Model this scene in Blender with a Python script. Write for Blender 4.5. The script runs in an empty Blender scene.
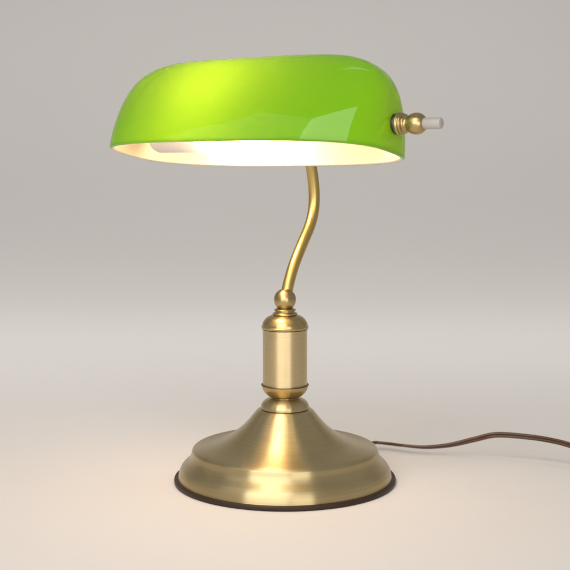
import bpy, bmesh, math, random
from mathutils import Vector, Matrix
S = bpy.context.scene
COL = S.collection
random.seed(4)

# ------------------------------------------------------------------ camera
cam = bpy.data.cameras.new('camera')
cam_ob = bpy.data.objects.new('camera', cam)
COL.objects.link(cam_ob)
cam.sensor_fit = 'AUTO'
cam.angle = math.radians(24.233)
cam.clip_start = .02
cam.clip_end = 60
cam_ob.location = (0, -1.0012, .2715)
cam_ob.rotation_euler = (math.radians(90 - 6.809), 0, 0)
cam.dof.use_dof = True
cam.dof.focus_distance = .97
cam.dof.aperture_fstop = 11
S.camera = cam_ob

# ------------------------------------------------------------------ studio light
world = bpy.data.worlds.new('World')
S.world = world
world.use_nodes = True
bg = world.node_tree.nodes['Background']
bg.inputs['Color'].default_value = (1.0, .985, .965, 1)
bg.inputs['Strength'].default_value = .345

def softbox(name, loc, target, sx, sy, power, color=(1, .98, .955), spread=180):
    l = bpy.data.lights.new(name, 'AREA')
    l.shape = 'RECTANGLE'
    l.size, l.size_y = sx, sy
    l.energy = power
    l.color = color
    l.spread = math.radians(spread)
    o = bpy.data.objects.new(name, l)
    COL.objects.link(o)
    o.location = loc
    d = Vector(target) - Vector(loc)
    o.rotation_euler = d.to_track_quat('-Z', 'Y').to_euler()
    return o

softbox('front_softbox', (-.42, -1.20, 1.00), (-.03, -.08, .60), 1.24, 1.8, 20)
softbox('left_softbox', (-1.16, -.58, 1.25), (0, -.09, .30), .92, .95, 1.6)
softbox('low_fill', (.385, -1.20, .29), (0, -.08, .08), .50, .56, 2.8)  # added fill, widens the bright wedge reflected in the base
softbox('backdrop_fill', (0, .92, 1.35), (0, 2.15, .40), 2.8, .3, 2.75, spread=110)  # added unseen light, lifts the wall part of the sweep
softbox('floor_fill', (0, .45, 1.7), (0, .74, 0), 2.6, .7, 2.9, spread=49)  # added unseen light, lifts the floor behind the lamp

S.view_settings.view_transform = 'Standard'
S.view_settings.look = 'None'
S.view_settings.exposure = 0
S.view_settings.gamma = 1
S.render.engine = 'CYCLES'
S.cycles.use_denoising = True
S.cycles.max_bounces = 12
S.cycles.diffuse_bounces = 6
S.cycles.transmission_bounces = 10
S.cycles.sample_clamp_indirect = 8
S.cycles.caustics_reflective = True

# ------------------------------------------------------------------ materials
def new_mat(name):
    m = bpy.data.materials.new(name)
    m.use_nodes = True
    return m, m.node_tree.nodes, m.node_tree.links, m.node_tree.nodes['Principled BSDF']

def math_node(N, L, op, a, b=None):
    n = N.new('ShaderNodeMath')
    n.operation = op
    for i, v in enumerate((a, b)):
        if v is None:
            continue
        if isinstance(v, (int, float)):
            n.inputs[i].default_value = v
        else:
            L.new(v, n.inputs[i])
    return n.outputs[0]

def brass(name, color, dark, rough, aniso, lathe=True, streak=420):
    """brushed brass: fine turning lines round the local z axis, faint patina"""
    m, N, L, p = new_mat(name)
    p.inputs['Metallic'].default_value = 1
    p.inputs['Anisotropic'].default_value = aniso
    p.inputs['Anisotropic Rotation'].default_value = .25 if lathe else 0
    tc = N.new('ShaderNodeTexCoord')
    if lathe:
        tg = N.new('ShaderNodeTangent')
        tg.direction_type = 'RADIAL'
        tg.axis = 'Z'
        L.new(tg.outputs[0], p.inputs['Tangent'])
        sp = N.new('ShaderNodeSeparateXYZ')
        L.new(tc.outputs['Object'], sp.inputs[0])
        r2 = math_node(N, L, 'ADD', math_node(N, L, 'MULTIPLY', sp.outputs[0], sp.outputs[0]),
                       math_node(N, L, 'MULTIPLY', sp.outputs[1], sp.outputs[1]))
        r = math_node(N, L, 'SQRT', r2)
        ang = math_node(N, L, 'ARCTAN2', sp.outputs[1], sp.outputs[0])
        cb = N.new('ShaderNodeCombineXYZ')
        L.new(math_node(N, L, 'MULTIPLY', r, streak * 2.5), cb.inputs[0])
        L.new(math_node(N, L, 'MULTIPLY', sp.outputs[2], streak * 2.5), cb.inputs[1])
        L.new(math_node(N, L, 'MULTIPLY', math_node(N, L, 'ABSOLUTE', ang), 1.6), cb.inputs[2])
        vec = cb.outputs[0]
    else:
        mp = N.new('ShaderNodeMapping')
        mp.inputs['Scale'].default_value = (streak, streak, streak * .1)
        L.new(tc.outputs['Object'], mp.inputs[0])
        vec = mp.outputs[0]
    nz = N.new('ShaderNodeTexNoise')
    nz.inputs['Scale'].default_value = 1
    nz.inputs['Detail'].default_value = 3
    L.new(vec, nz.inputs['Vector'])
    pn = N.new('ShaderNodeTexNoise')
    pn.inputs['Scale'].default_value = 45
    pn.inputs['Detail'].default_value = 5
    L.new(tc.outputs['Object'], pn.inputs['Vector'])
    mx = N.new('ShaderNodeMix')
    mx.data_type = 'RGBA'
    mx.inputs[6].default_value = (*dark, 1)
    mx.inputs[7].default_value = (*color, 1)
    f = math_node(N, L, 'ADD', math_node(N, L, 'MULTIPLY', nz.outputs['Fac'], .75),
                  math_node(N, L, 'MULTIPLY', pn.outputs['Fac'], .35))
    L.new(f, mx.inputs[0])
    L.new(mx.outputs[2], p.inputs['Base Color'])
    rr = N.new('ShaderNodeMapRange')
    rr.inputs['To Min'].default_value = rough - .05
    rr.inputs['To Max'].default_value = rough + .06
    L.new(pn.outputs['Fac'], rr.inputs['Value'])
    L.new(rr.outputs[0], p.inputs['Roughness'])
    bp = N.new('ShaderNodeBump')
    bp.inputs['Strength'].default_value = .0 if lathe else .05
    bp.inputs['Distance'].default_value = .0001
    L.new(nz.outputs['Fac'], bp.inputs['Height'])
    L.new(bp.outputs[0], p.inputs['Normal'])
    return m

M_BASE = brass('antique_brass', (.65, .525, .29), (.45, .355, .18), .33, .97)
M_COLUMN = brass('satin_brass', (.73, .595, .35), (.58, .46, .25), .40, .8)
M_POLISH = brass('polished_brass', (.57, .44, .21), (.38, .285, .125), .30, .6)
M_ARM = brass('arm_brass', (.62, .46, .17), (.49, .355, .12), .33, 0, lathe=False)
M_DARK = brass('gap_shadow_brass', (.20, .14, .07), (.12, .08, .04), .4, .3)  # dark colour stands in for shade in the column's gaps

def plastic(name, col, rough, spec=.5):
    m, N, L, p = new_mat(name)
    nz = N.new('ShaderNodeTexNoise')
    nz.inputs['Scale'].default_value = 60
    nz.inputs['Detail'].default_value = 4
    tc = N.new('ShaderNodeTexCoord')
    L.new(tc.outputs['Object'], nz.inputs['Vector'])
    mr = N.new('ShaderNodeMapRange')
    mr.inputs['To Min'].default_value = rough - .06
    mr.inputs['To Max'].default_value = rough + .08
    L.new(nz.outputs['Fac'], mr.inputs['Value'])
    L.new(mr.outputs[0], p.inputs['Roughness'])
    p.inputs['Base Color'].default_value = (*col, 1)
    p.inputs['Specular IOR Level'].default_value = spec
    return m

M_RUBBER = plastic('dark_brown_rubber', (.032, .017, .010), .45, .3)
M_BLACK = plastic('black_rubber', (.012, .011, .010), .4)
M_CORD = plastic('brown_cord_plastic', (.070, .030, .012), .24)
M_GREY = plastic('warm_grey_plastic', (.40, .37, .345), .45)
M_SOCKET = plastic('white_socket_plastic', (.80, .75, .70), .5)

def glass_layers():
    # outer: green cased glass, glossy; inner: white opal layer
    m, N, L, p = new_mat('green_cased_glass')
    N.remove(p)
    out = N['Material Output']
    tr = N.new('ShaderNodeBsdfTranslucent')
    tr.inputs['Color'].default_value = (.53, .86, .035, 1)
    df = N.new('ShaderNodeBsdfDiffuse')
    df.inputs['Color'].default_value = (.025, .50, .002, 1)
    mx = N.new('ShaderNodeMixShader')
    mx.inputs[0].default_value = .74
    L.new(df.outputs[0], mx.inputs[1]); L.new(tr.outputs[0], mx.inputs[2])
    gl = N.new('ShaderNodeBsdfGlossy')
    gl.inputs['Roughness'].default_value = .025
    gl.inputs['Color'].default_value = (1, 1, 1, 1)
    fr = N.new('ShaderNodeFresnel')
    fr.inputs['IOR'].default_value = 1.43
    # very slight waviness of pressed glass
    tc = N.new('ShaderNodeTexCoord')
    nz = N.new('ShaderNodeTexNoise')
    nz.inputs['Scale'].default_value = 14
    nz.inputs['Detail'].default_value = 1
    L.new(tc.outputs['Object'], nz.inputs['Vector'])
    bp = N.new('ShaderNodeBump')
    bp.inputs['Strength'].default_value = .06
    bp.inputs['Distance'].default_value = .01
    L.new(nz.outputs['Fac'], bp.inputs['Height'])
    L.new(bp.outputs[0], gl.inputs['Normal']); L.new(bp.outputs[0], fr.inputs['Normal'])
    m2 = N.new('ShaderNodeMixShader')
    L.new(fr.outputs[0], m2.inputs[0]); L.new(mx.outputs[0], m2.inputs[1]); L.new(gl.outputs[0], m2.inputs[2])
    L.new(m2.outputs[0], out.inputs['Surface'])

    w, N, L, p = new_mat('white_opal_glass')
    N.remove(p)
    out = N['Material Output']
    tr = N.new('ShaderNodeBsdfTranslucent'); tr.inputs['Color'].default_value = (.92, .90, .86, 1)
    df = N.new('ShaderNodeBsdfDiffuse'); df.inputs['Color'].default_value = (.90, .80, .65, 1)
    mx = N.new('ShaderNodeMixShader'); mx.inputs[0].default_value = .33
    L.new(df.outputs[0], mx.inputs[1]); L.new(tr.outputs[0], mx.inputs[2])
    gl = N.new('ShaderNodeBsdfGlossy'); gl.inputs['Roughness'].default_value = .35
    fr = N.new('ShaderNodeFresnel'); fr.inputs['IOR'].default_value = 1.45
    m2 = N.new('ShaderNodeMixShader')
    L.new(fr.outputs[0], m2.inputs[0]); L.new(mx.outputs[0], m2.inputs[1]); L.new(gl.outputs[0], m2.inputs[2])
    L.new(m2.outputs[0], out.inputs['Surface'])
    return m, w

M_GREEN, M_OPAL = glass_layers()

def lamp_glow(strength):
    m, N, L, p = new_mat('lit_bulb_glass')
    N.remove(p)
    em = N.new('ShaderNodeEmission')
    em.inputs['Color'].default_value = (1.0, .70, .44, 1)
    em.inputs['Strength'].default_value = strength
    L.new(em.outputs[0], N['Material Output'].inputs['Surface'])
    return m
M_BULB = lamp_glow(33)

def paper():
    m, N, L, p = new_mat('studio_paper')
    tc = N.new('ShaderNodeTexCoord')
    n1 = N.new('ShaderNodeTexNoise'); n1.inputs['Scale'].default_value = 2.2; n1.inputs['Detail'].default_value = 3
    n2 = N.new('ShaderNodeTexNoise'); n2.inputs['Scale'].default_value = 700; n2.inputs['Detail'].default_value = 3
    L.new(tc.outputs['Object'], n1.inputs['Vector']); L.new(tc.outputs['Object'], n2.inputs['Vector'])
    mx = N.new('ShaderNodeMix'); mx.data_type = 'RGBA'
    mx.inputs[6].default_value = (.752, .720, .692, 1)
    mx.inputs[7].default_value = (.787, .756, .728, 1)
    L.new(n1.outputs['Fac'], mx.inputs[0])
    L.new(mx.outputs[2], p.inputs['Base Color'])
    p.inputs['Roughness'].default_value = .62
    p.inputs['Specular IOR Level'].default_value = .25
    bp = N.new('ShaderNodeBump'); bp.inputs['Strength'].default_value = .05; bp.inputs['Distance'].default_value = .0005
    L.new(n2.outputs['Fac'], bp.inputs['Height']); L.new(bp.outputs[0], p.inputs['Normal'])
    return m
M_PAPER = paper()

# ------------------------------------------------------------------ mesh helpers
def link(name, bm, mats, parent=None, smooth=True, sharp=None):
    me = bpy.data.meshes.new(name)
    bmesh.ops.recalc_face_normals(bm, faces=bm.faces)
    for f in bm.faces:
        f.smooth = smooth
    if sharp:
        for e in bm.edges:
            if len(e.link_faces) == 2 and e.calc_face_angle() > math.radians(sharp):
                e.smooth = False
    bm.to_mesh(me); bm.free()
    for m in (mats if isinstance(mats, (list, tuple)) else [mats]):
        me.materials.append(m)
    o = bpy.data.objects.new(name, me)
    COL.objects.link(o)
    if parent is not None:
        o.parent = parent
    return o

def spline(pts, per):
    """Catmull-Rom through 2-D / 3-D points"""
    P = [Vector(p) for p in pts]
    P = [P[0] * 2 - P[1]] + P + [P[-1] * 2 - P[-2]]
    out = []
    for i in range(1, len(P) - 2):
        a, b, c, d = P[i - 1], P[i], P[i + 1], P[i + 2]
        for k in range(per):
            t = k / per
            out.append(.5 * ((2 * b) + (c - a) * t + (2 * a - 5 * b + 4 * c - d) * t * t + (3 * b - a - 3 * c + d) * t ** 3))
    out.append(P[-2])
    return out

def lathe(bm, prof, n=128, cap0=True, cap1=True):
    rings = []
    for r, z in prof:
        rings.append([bm.verts.new((r * math.cos(2 * math.pi * i / n), r * math.sin(2 * math.pi * i / n), z)) for i in range(n)])
    for a, b in zip(rings, rings[1:]):
        for i in range(n):
            bm.faces.new((a[i], a[(i + 1) % n], b[(i + 1) % n], b[i]))
    if cap0: bm.faces.new(rings[0][::-1])
    if cap1: bm.faces.new(rings[-1])

def mm(pts):
    return [(r / 1000, z / 1000) for r, z in pts]

def arc(cr, cz, r, a0, a1, n):
    return [(cr + r * math.cos(math.radians(a0 + (a1 - a0) * i / n)), cz + r * math.sin(math.radians(a0 + (a1 - a0) * i / n))) for i in range(n + 1)]

def tube(bm, pts, rad, n=24, up=Vector((0, 0, 1))):
    rings = []
    N = len(pts)
    side = None
    for i, p in enumerate(pts):
        t = (pts[min(i + 1, N - 1)] - pts[max(i - 1, 0)]).normalized()
        if side is None:
            side = t.cross(up)
            if side.length < 1e-4: side = t.cross(Vector((1, 0, 0)))
        side = (side - t * side.dot(t)).normalized()
        nn = side.cross(t)
        r = rad(i / (N - 1)) if callable(rad) else rad
        rings.append([bm.verts.new(p + side * (r * math.cos(2 * math.pi * k / n)) + nn * (r * math.sin(2 * math.pi * k / n))) for k in range(n)])
    for a, b in zip(rings, rings[1:]):
        for k in range(n):
            bm.faces.new((a[k], a[(k + 1) % n], b[(k + 1) % n], b[k]))
    bm.faces.new(rings[0][::-1]); bm.faces.new(rings[-1])

# ------------------------------------------------------------------ setting: one seamless sweep
def sweep():
    bm = bmesh.new()
    R, y0 = 1.7, 1.0
    prof = [(-3.0, 0), (-1.5, 0), (0, 0), (.5, 0)]
    for i in range(33):
        a = math.pi / 2 * i / 32
        prof.append((y0 + R * math.sin(a), R - R * math.cos(a)))
    prof.append((y0 + R, 3.4))
    xs = [-6.0, -3.0, -1.5, 0, 1.5, 3.0, 6.0]
    g = [[bm.verts.new((x, y, z)) for x in xs] for y, z in prof]
    for a, b in zip(g, g[1:]):
        for i in range(len(xs) - 1):
            bm.faces.new((a[i], a[i + 1], b[i + 1], b[i]))
    o = link('studio_backdrop', bm, M_PAPER)
    o['kind'] = 'structure'
    o['label'] = 'seamless pale paper floor curving up into the grey backdrop'
sweep()

# ------------------------------------------------------------------ the lamp
lamp = bpy.data.objects.new('desk_lamp', None)
COL.objects.link(lamp)
lamp['label'] = 'lit brass desk lamp with a green glass shade on a round stepped base'
lamp['category'] = 'lamp'

# base: foot lip, step, shoulder, sweeping dish up to the neck
prof = [(70.0, 3.0), (81.9, 3.1), (82.35, 3.6)]
prof += [tuple(p) for p in spline([(82.35, 3.6), (81.9, 6.2), (81.2, 8.8), (80.1, 11.3), (78.6, 13.3), (76.6, 15.1), (74.6, 17.0), (73.1, 19.2), (72.2, 21.4), (71.7, 23.6)], 6)][1:]
prof += [tuple(p) for p in spline([(71.7, 23.6), (71.2, 25.2), (69.8, 26.4), (67.5, 27.2), (64.0, 27.9), (58.0, 29.0), (53.0, 30.3), (47.8, 32.2), (42.5, 35.0), (37.5, 38.5), (32.3, 43.0), (28.0, 47.6), (24.8, 51.6), (22.6, 54.3), (20.9, 55.9), (19.4, 56.5), (18.2, 56.3)], 6)][1:]
bm = bmesh.new()
lathe(bm, mm(prof), 192)
base = link('base', bm, M_BASE, lamp, sharp=38)
bm = bmesh.new()
lathe(bm, mm([(79, 0)] + arc(84.2, 1.1, 1.1, -90, 0, 5) + arc(84.2, 2.6, 1.1, 0, 90, 5) + [(81.0, 3.6), (79, 3.4)]), 192)
ring = link('rubber_ring', bm, M_RUBBER, base, sharp=50)

# neck bead between base and column
bm = bmesh.new()
lathe(bm, mm([(17.2, 56.8), (18.5, 56.9)] + [tuple(p) for p in spline([(18.5, 57.0), (18.6, 58.4), (17.9, 60.5), (16.3, 62.5), (13.9, 64.1), (11.4, 65.0)], 5)] + [(10.2, 65.1), (10.0, 66.0)]), 96)
link('neck_bead', bm, M_BASE, lamp, sharp=40)

# column: bowl, plain barrel, domed cap with rings
column_bm = bmesh.new()
lathe(column_bm, mm([(17.0, 74.2), (17.0, 119.6)]), 128)
column = link('column', column_bm, M_COLUMN, lamp, sharp=30)
bm = bmesh.new()
lathe(bm, mm([(9.8, 65.4), (10.9, 65.7)] + [tuple(p) for p in spline([(11.2, 65.9), (13.2, 67.0), (15.4, 68.9), (17.1, 71.6), (17.9, 74.2)], 5)] + [(17.9, 74.8), (16.9, 74.85)]), 128)
link('bottom_cup', bm, M_POLISH, column, sharp=40)
for z0, r0 in ((74.85, 18.3), (118.15, 17.55)):          # added dark rings painting the gap shadow above the cup and below the cap
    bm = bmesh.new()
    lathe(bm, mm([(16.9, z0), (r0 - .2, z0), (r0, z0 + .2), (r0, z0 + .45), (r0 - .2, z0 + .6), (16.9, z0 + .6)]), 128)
    link('gap_shadow_ring', bm, M_DARK, column, sharp=60)
bm = bmesh.new()
lathe(bm, mm([(17.05, 118.9), (17.7, 118.8), (18.0, 119.2), (18.0, 120.3), (17.5, 120.7)] + [tuple(p) for p in spline([(17.5, 120.9), (17.0, 122.9), (15.7, 125.2), (13.6, 127.3), (11.2, 128.6), (10.2, 128.9)], 5)] + [(9.6, 128.9)]
            + arc(8.6, 129.9, .9, -60, 80, 8) + [(8.3, 131.1), (7.5, 131.5), (7.5, 132.0)] + arc(7.5, 132.9, .75, -70, 80, 8) + [(7.2, 133.8), (6.6, 134.2)]), 128)
link('domed_cap', bm, M_POLISH, column, sharp=45)
bm = bmesh.new()
lathe(bm, mm([(6.6, 134.0)] + arc(0, 140.8, 8.5, -52, 76, 26)), 96)
link('ball_joint', bm, M_POLISH, column, sharp=45)

# S-shaped arm in the lamp's own front-to-back plane
YAW = math.radians(32.88)
back = Vector((math.sin(YAW), math.cos(YAW), 0))
armpts = [(1.2, 142.5), (3.2, 148), (5.8, 154), (11.2, 163.9), (18.2, 173.6), (25.8, 183), (34.2, 193), (39.6, 202.6), (41.9, 212.5), (41.6, 222.7), (39.6, 233), (36.4, 243), (31, 254), (22.5, 263.5), (11, 269.5), (-1, 271.8), (-14, 272.5)]
P3 = [back * (d / 1000) + Vector((0, 0, z / 1000)) for d, z in armpts]
bm = bmesh.new()
tube(bm, spline(P3, 8), .0044, 32, up=back)
arm = link('arm', bm, M_ARM, lamp, sharp=60)

# ------------------------------------------------------------------ shade
A, B, H, EN, PN, TAP = .1161, .0508, .0697, 4.81, 3.13, .0526
tilt, roll = math.radians(11.5), math.radians(1.08)
Rt = Matrix(((1, 0, 0), (0, math.cos(tilt), math.sin(tilt)), (0, -math.sin(tilt), math.cos(tilt))))
Rr = Matrix(((math.cos(roll), 0, -math.sin(roll)), (0, 1, 0), (math.sin(roll), 0, math.cos(roll))))
Ry = Matrix(((math.cos(YAW), math.sin(YAW), 0), (-math.sin(YAW), math.cos(YAW), 0), (0, 0, 1)))
SH = Matrix.Translation(Vector((0, 0, .2523)) - back * .0447) @ (Ry @ Rr @ Rt).to_4x4()

NU = 256
def shade_rings(off, ws):
    a, b, h = A - off, B - off, H - off
    # plan curve, resampled evenly
    fine = []
    for i in range(4000):
        t = 2 * math.pi * i / 4000
        c, s = math.cos(t), math.sin(t)
        fine.append((math.copysign(abs(c) ** (2 / PN), c), math.copysign(abs(s) ** (2 / PN), s)))
    acc = [0]
    for p, q in zip(fine, fine[1:] + fine[:1]):
        acc.append(acc[-1] + math.hypot((q[0] - p[0]) * a, (q[1] - p[1]) * b))
    plan, j = [], 0
    for i in range(NU):
        tgt = acc[-1] * i / NU
        while acc[j + 1] < tgt: j += 1
        plan.append(fine[j])
    rings = []
    for w in ws:
        k = max(0, 1 - w ** EN) ** (1 / EN) * (1 - TAP * w * w)
        pv = 1.47 + .5 * w ** 5
        kv = max(0, 1 - w ** pv) ** (1 / pv)
        rings.append([(a * k * x, b * kv * y, h * w) for x, y in plan])
    return rings

# heights sampled by arc length of the end profile
prof_w = []
fine = [(max(0, 1 - w ** EN) ** (1 / EN) * A, w * H, w) for w in [1 - (1 - i / 6000) ** 3 for i in range(6001)]]
acc = [0]
for p, q in zip(fine, fine[1:]):
    acc.append(acc[-1] + math.hypot(q[0] - p[0], q[1] - p[1]) + .25 * abs(q[1] - p[1]))
WS, j = [], 0
for i in range(73):
    tgt = acc[-1] * i / 72
    while j < 5999 and acc[j + 1] < tgt: j += 1
    WS.append(fine[j][2])
WS[0] = 0.0
WS = sorted(set(WS + [.004, .015])); WS[-1] = min(WS[-1], .99995)

bm = bmesh.new()
def skin(rings, flip, mi):
    R = [[bm.verts.new(p) for p in r] for r in rings]
    for a, b in zip(R, R[1:]):
        for i in range(NU):
            v = (a[i], a[(i + 1) % NU], b[(i + 1) % NU], b[i])
            bm.faces.new(v[::-1] if flip else v).material_index = mi
    f = bm.faces.new(R[-1][::-1] if flip else R[-1]); f.material_index = mi
    return R[0]
ro = skin(shade_rings(0, WS), False, 0)
ri = skin(shade_rings(.0034, WS), True, 1)
# rounded glass edge
mid = [bm.verts.new(((o.co.x + q.co.x) / 2, (o.co.y + q.co.y) / 2, -.0009)) for o, q in zip(ro, ri)]
for i in range(NU):
    k = (i + 1) % NU
    bm.faces.new((ro[k], ro[i], mid[i], mid[k])).material_index = 0
    bm.faces.new((mid[k], mid[i], ri[i], ri[k])).material_index = 1
shade = link('lamp_shade', bm, [M_GREEN, M_OPAL], lamp)
shade.matrix_local = SH

def on_axis(u, w=.0190, v=0):
    """frame whose z runs along the shade's long axis"""
    return Matrix.Translation((u, v, w)) @ Matrix(((0, 0, 1, 0), (0, 1, 0, 0), (-1, 0, 0, 0), (0, 0, 0, 1)))

# clamp knob with a turn switch through the right end of the shade
UK = .1156
bm = bmesh.new()
lathe(bm, mm([(5, -2.6), (6.6, -2.6), (7.0, -.2), (7.0, 1.2), (6.7, 1.8), (5, 1.9)]), 64)
o = link('rubber_washer', bm, M_BLACK, shade, sharp=40); o.matrix_local = on_axis(UK)
bm = bmesh.new()
lathe(bm, mm([(5, 1.6), (7.0, 1.8)] + arc(6.9, 3.3, 1.0, -80, 60, 6) + [(7.2, 4.5)] + arc(6.6, 5.6, .9, -40, 60, 6) + [(6.5, 6.7), (6.0, 7.0)]
            + arc(5.9, 7.9, .75, -70, 70, 6) + [(5.7, 8.9), (5.3, 9.6), (5.35, 10.4)]
            + [tuple(p) for p in spline([(5.4, 10.6), (6.5, 12.2), (7.25, 14.6), (7.35, 16.8), (6.8, 19.2), (5.5, 21.2), (4.4, 22.0)], 5)] + [(3.6, 22.2)]), 96)
knob = link('clamp_knob', bm, M_POLISH, shade, sharp=45); knob.matrix_local = on_axis(UK)
bm = bmesh.new()
lathe(bm, mm([(3.7, 20.8), (3.9, 21.2), (3.9, 33.6), (3.7, 34.3), (3.1, 34.7), (1.0, 34.9)]), 48)
o = link('switch_stem', bm, M_GREY, shade, sharp=50); o.matrix_local = on_axis(UK)

# lamp holder and bulb inside the shade
bm = bmesh.new()
lathe(bm, mm([(5, 0), (10, 0), (12.4, 1.2), (13.6, 4), (13.6, 43), (13, 44.4), (12, 45), (11.5, 42), (5, 42)]), 96)
holder = link('bulb_holder', bm, M_SOCKET, lamp, sharp=35)
holder.matrix_local = SH @ on_axis(-.0920, .0156, .004)
bm = bmesh.new()
tube(bm, [Vector((-.014, .030, .024)), Vector((-.030, .026, .024)), Vector((-.052, .016, .022)), Vector((-.060, .006, .020))], .003, 16)
o = link('holder_bracket', bm, M_ARM, lamp); o.matrix_local = SH
bm = bmesh.new()
lathe(bm, mm([tuple(p) for p in spline([(12.8, 0), (16.4, 4), (20.6, 10), (23.2, 18), (23.8, 27), (22.4, 36), (18.8, 44), (13.2, 49.6), (6, 52.6), (.6, 53.4)], 5)]), 64)
o = link('light_bulb', bm, M_BULB, lamp); o.matrix_local = SH @ on_axis(-.0490, .0180, .008)

# ------------------------------------------------------------------ twin cord leaving the back of the base
cp = [(.0560, .0560, .0072), (.0660, .0830, .0066), (.0750, .0985, .0058), (.0870, .0960, .0056), (.0985, .0880, .0060), (.1167, .0819, .0060), (.1371, .0785, .0087), (.1569, .0724, .0150), (.1739, .0658, .0203), (.1992, .0560, .0207),
      (.2173, .0447, .0200), (.2300, .0350, .0184), (.2480, .0214, .0160), (.2750, .0000, .0110), (.3100, -.0220, .0055), (.3600, -.0380, .0028), (.4300, -.0400, .0028)]
C3 = spline(cp, 10)
bm = bmesh.new()
for sgn in (-1, 1):
    pts = []
    for i, p in enumerate(C3):
        f = i / (len(C3) - 1)
        t = (C3[min(i + 1, len(C3) - 1)] - C3[max(i - 1, 0)]).normalized()
        sd = t.cross(Vector((0, 0, 1))).normalized()
        nn = sd.cross(t)
        a = math.radians(70 - 60 * math.sin(f * 7.5))
        pts.append(p + (sd * math.cos(a) + nn * math.sin(a)) * (sgn * .0011))
    tube(bm, pts, .00126, 16)
cord = link('power_cord', bm, M_CORD, lamp)
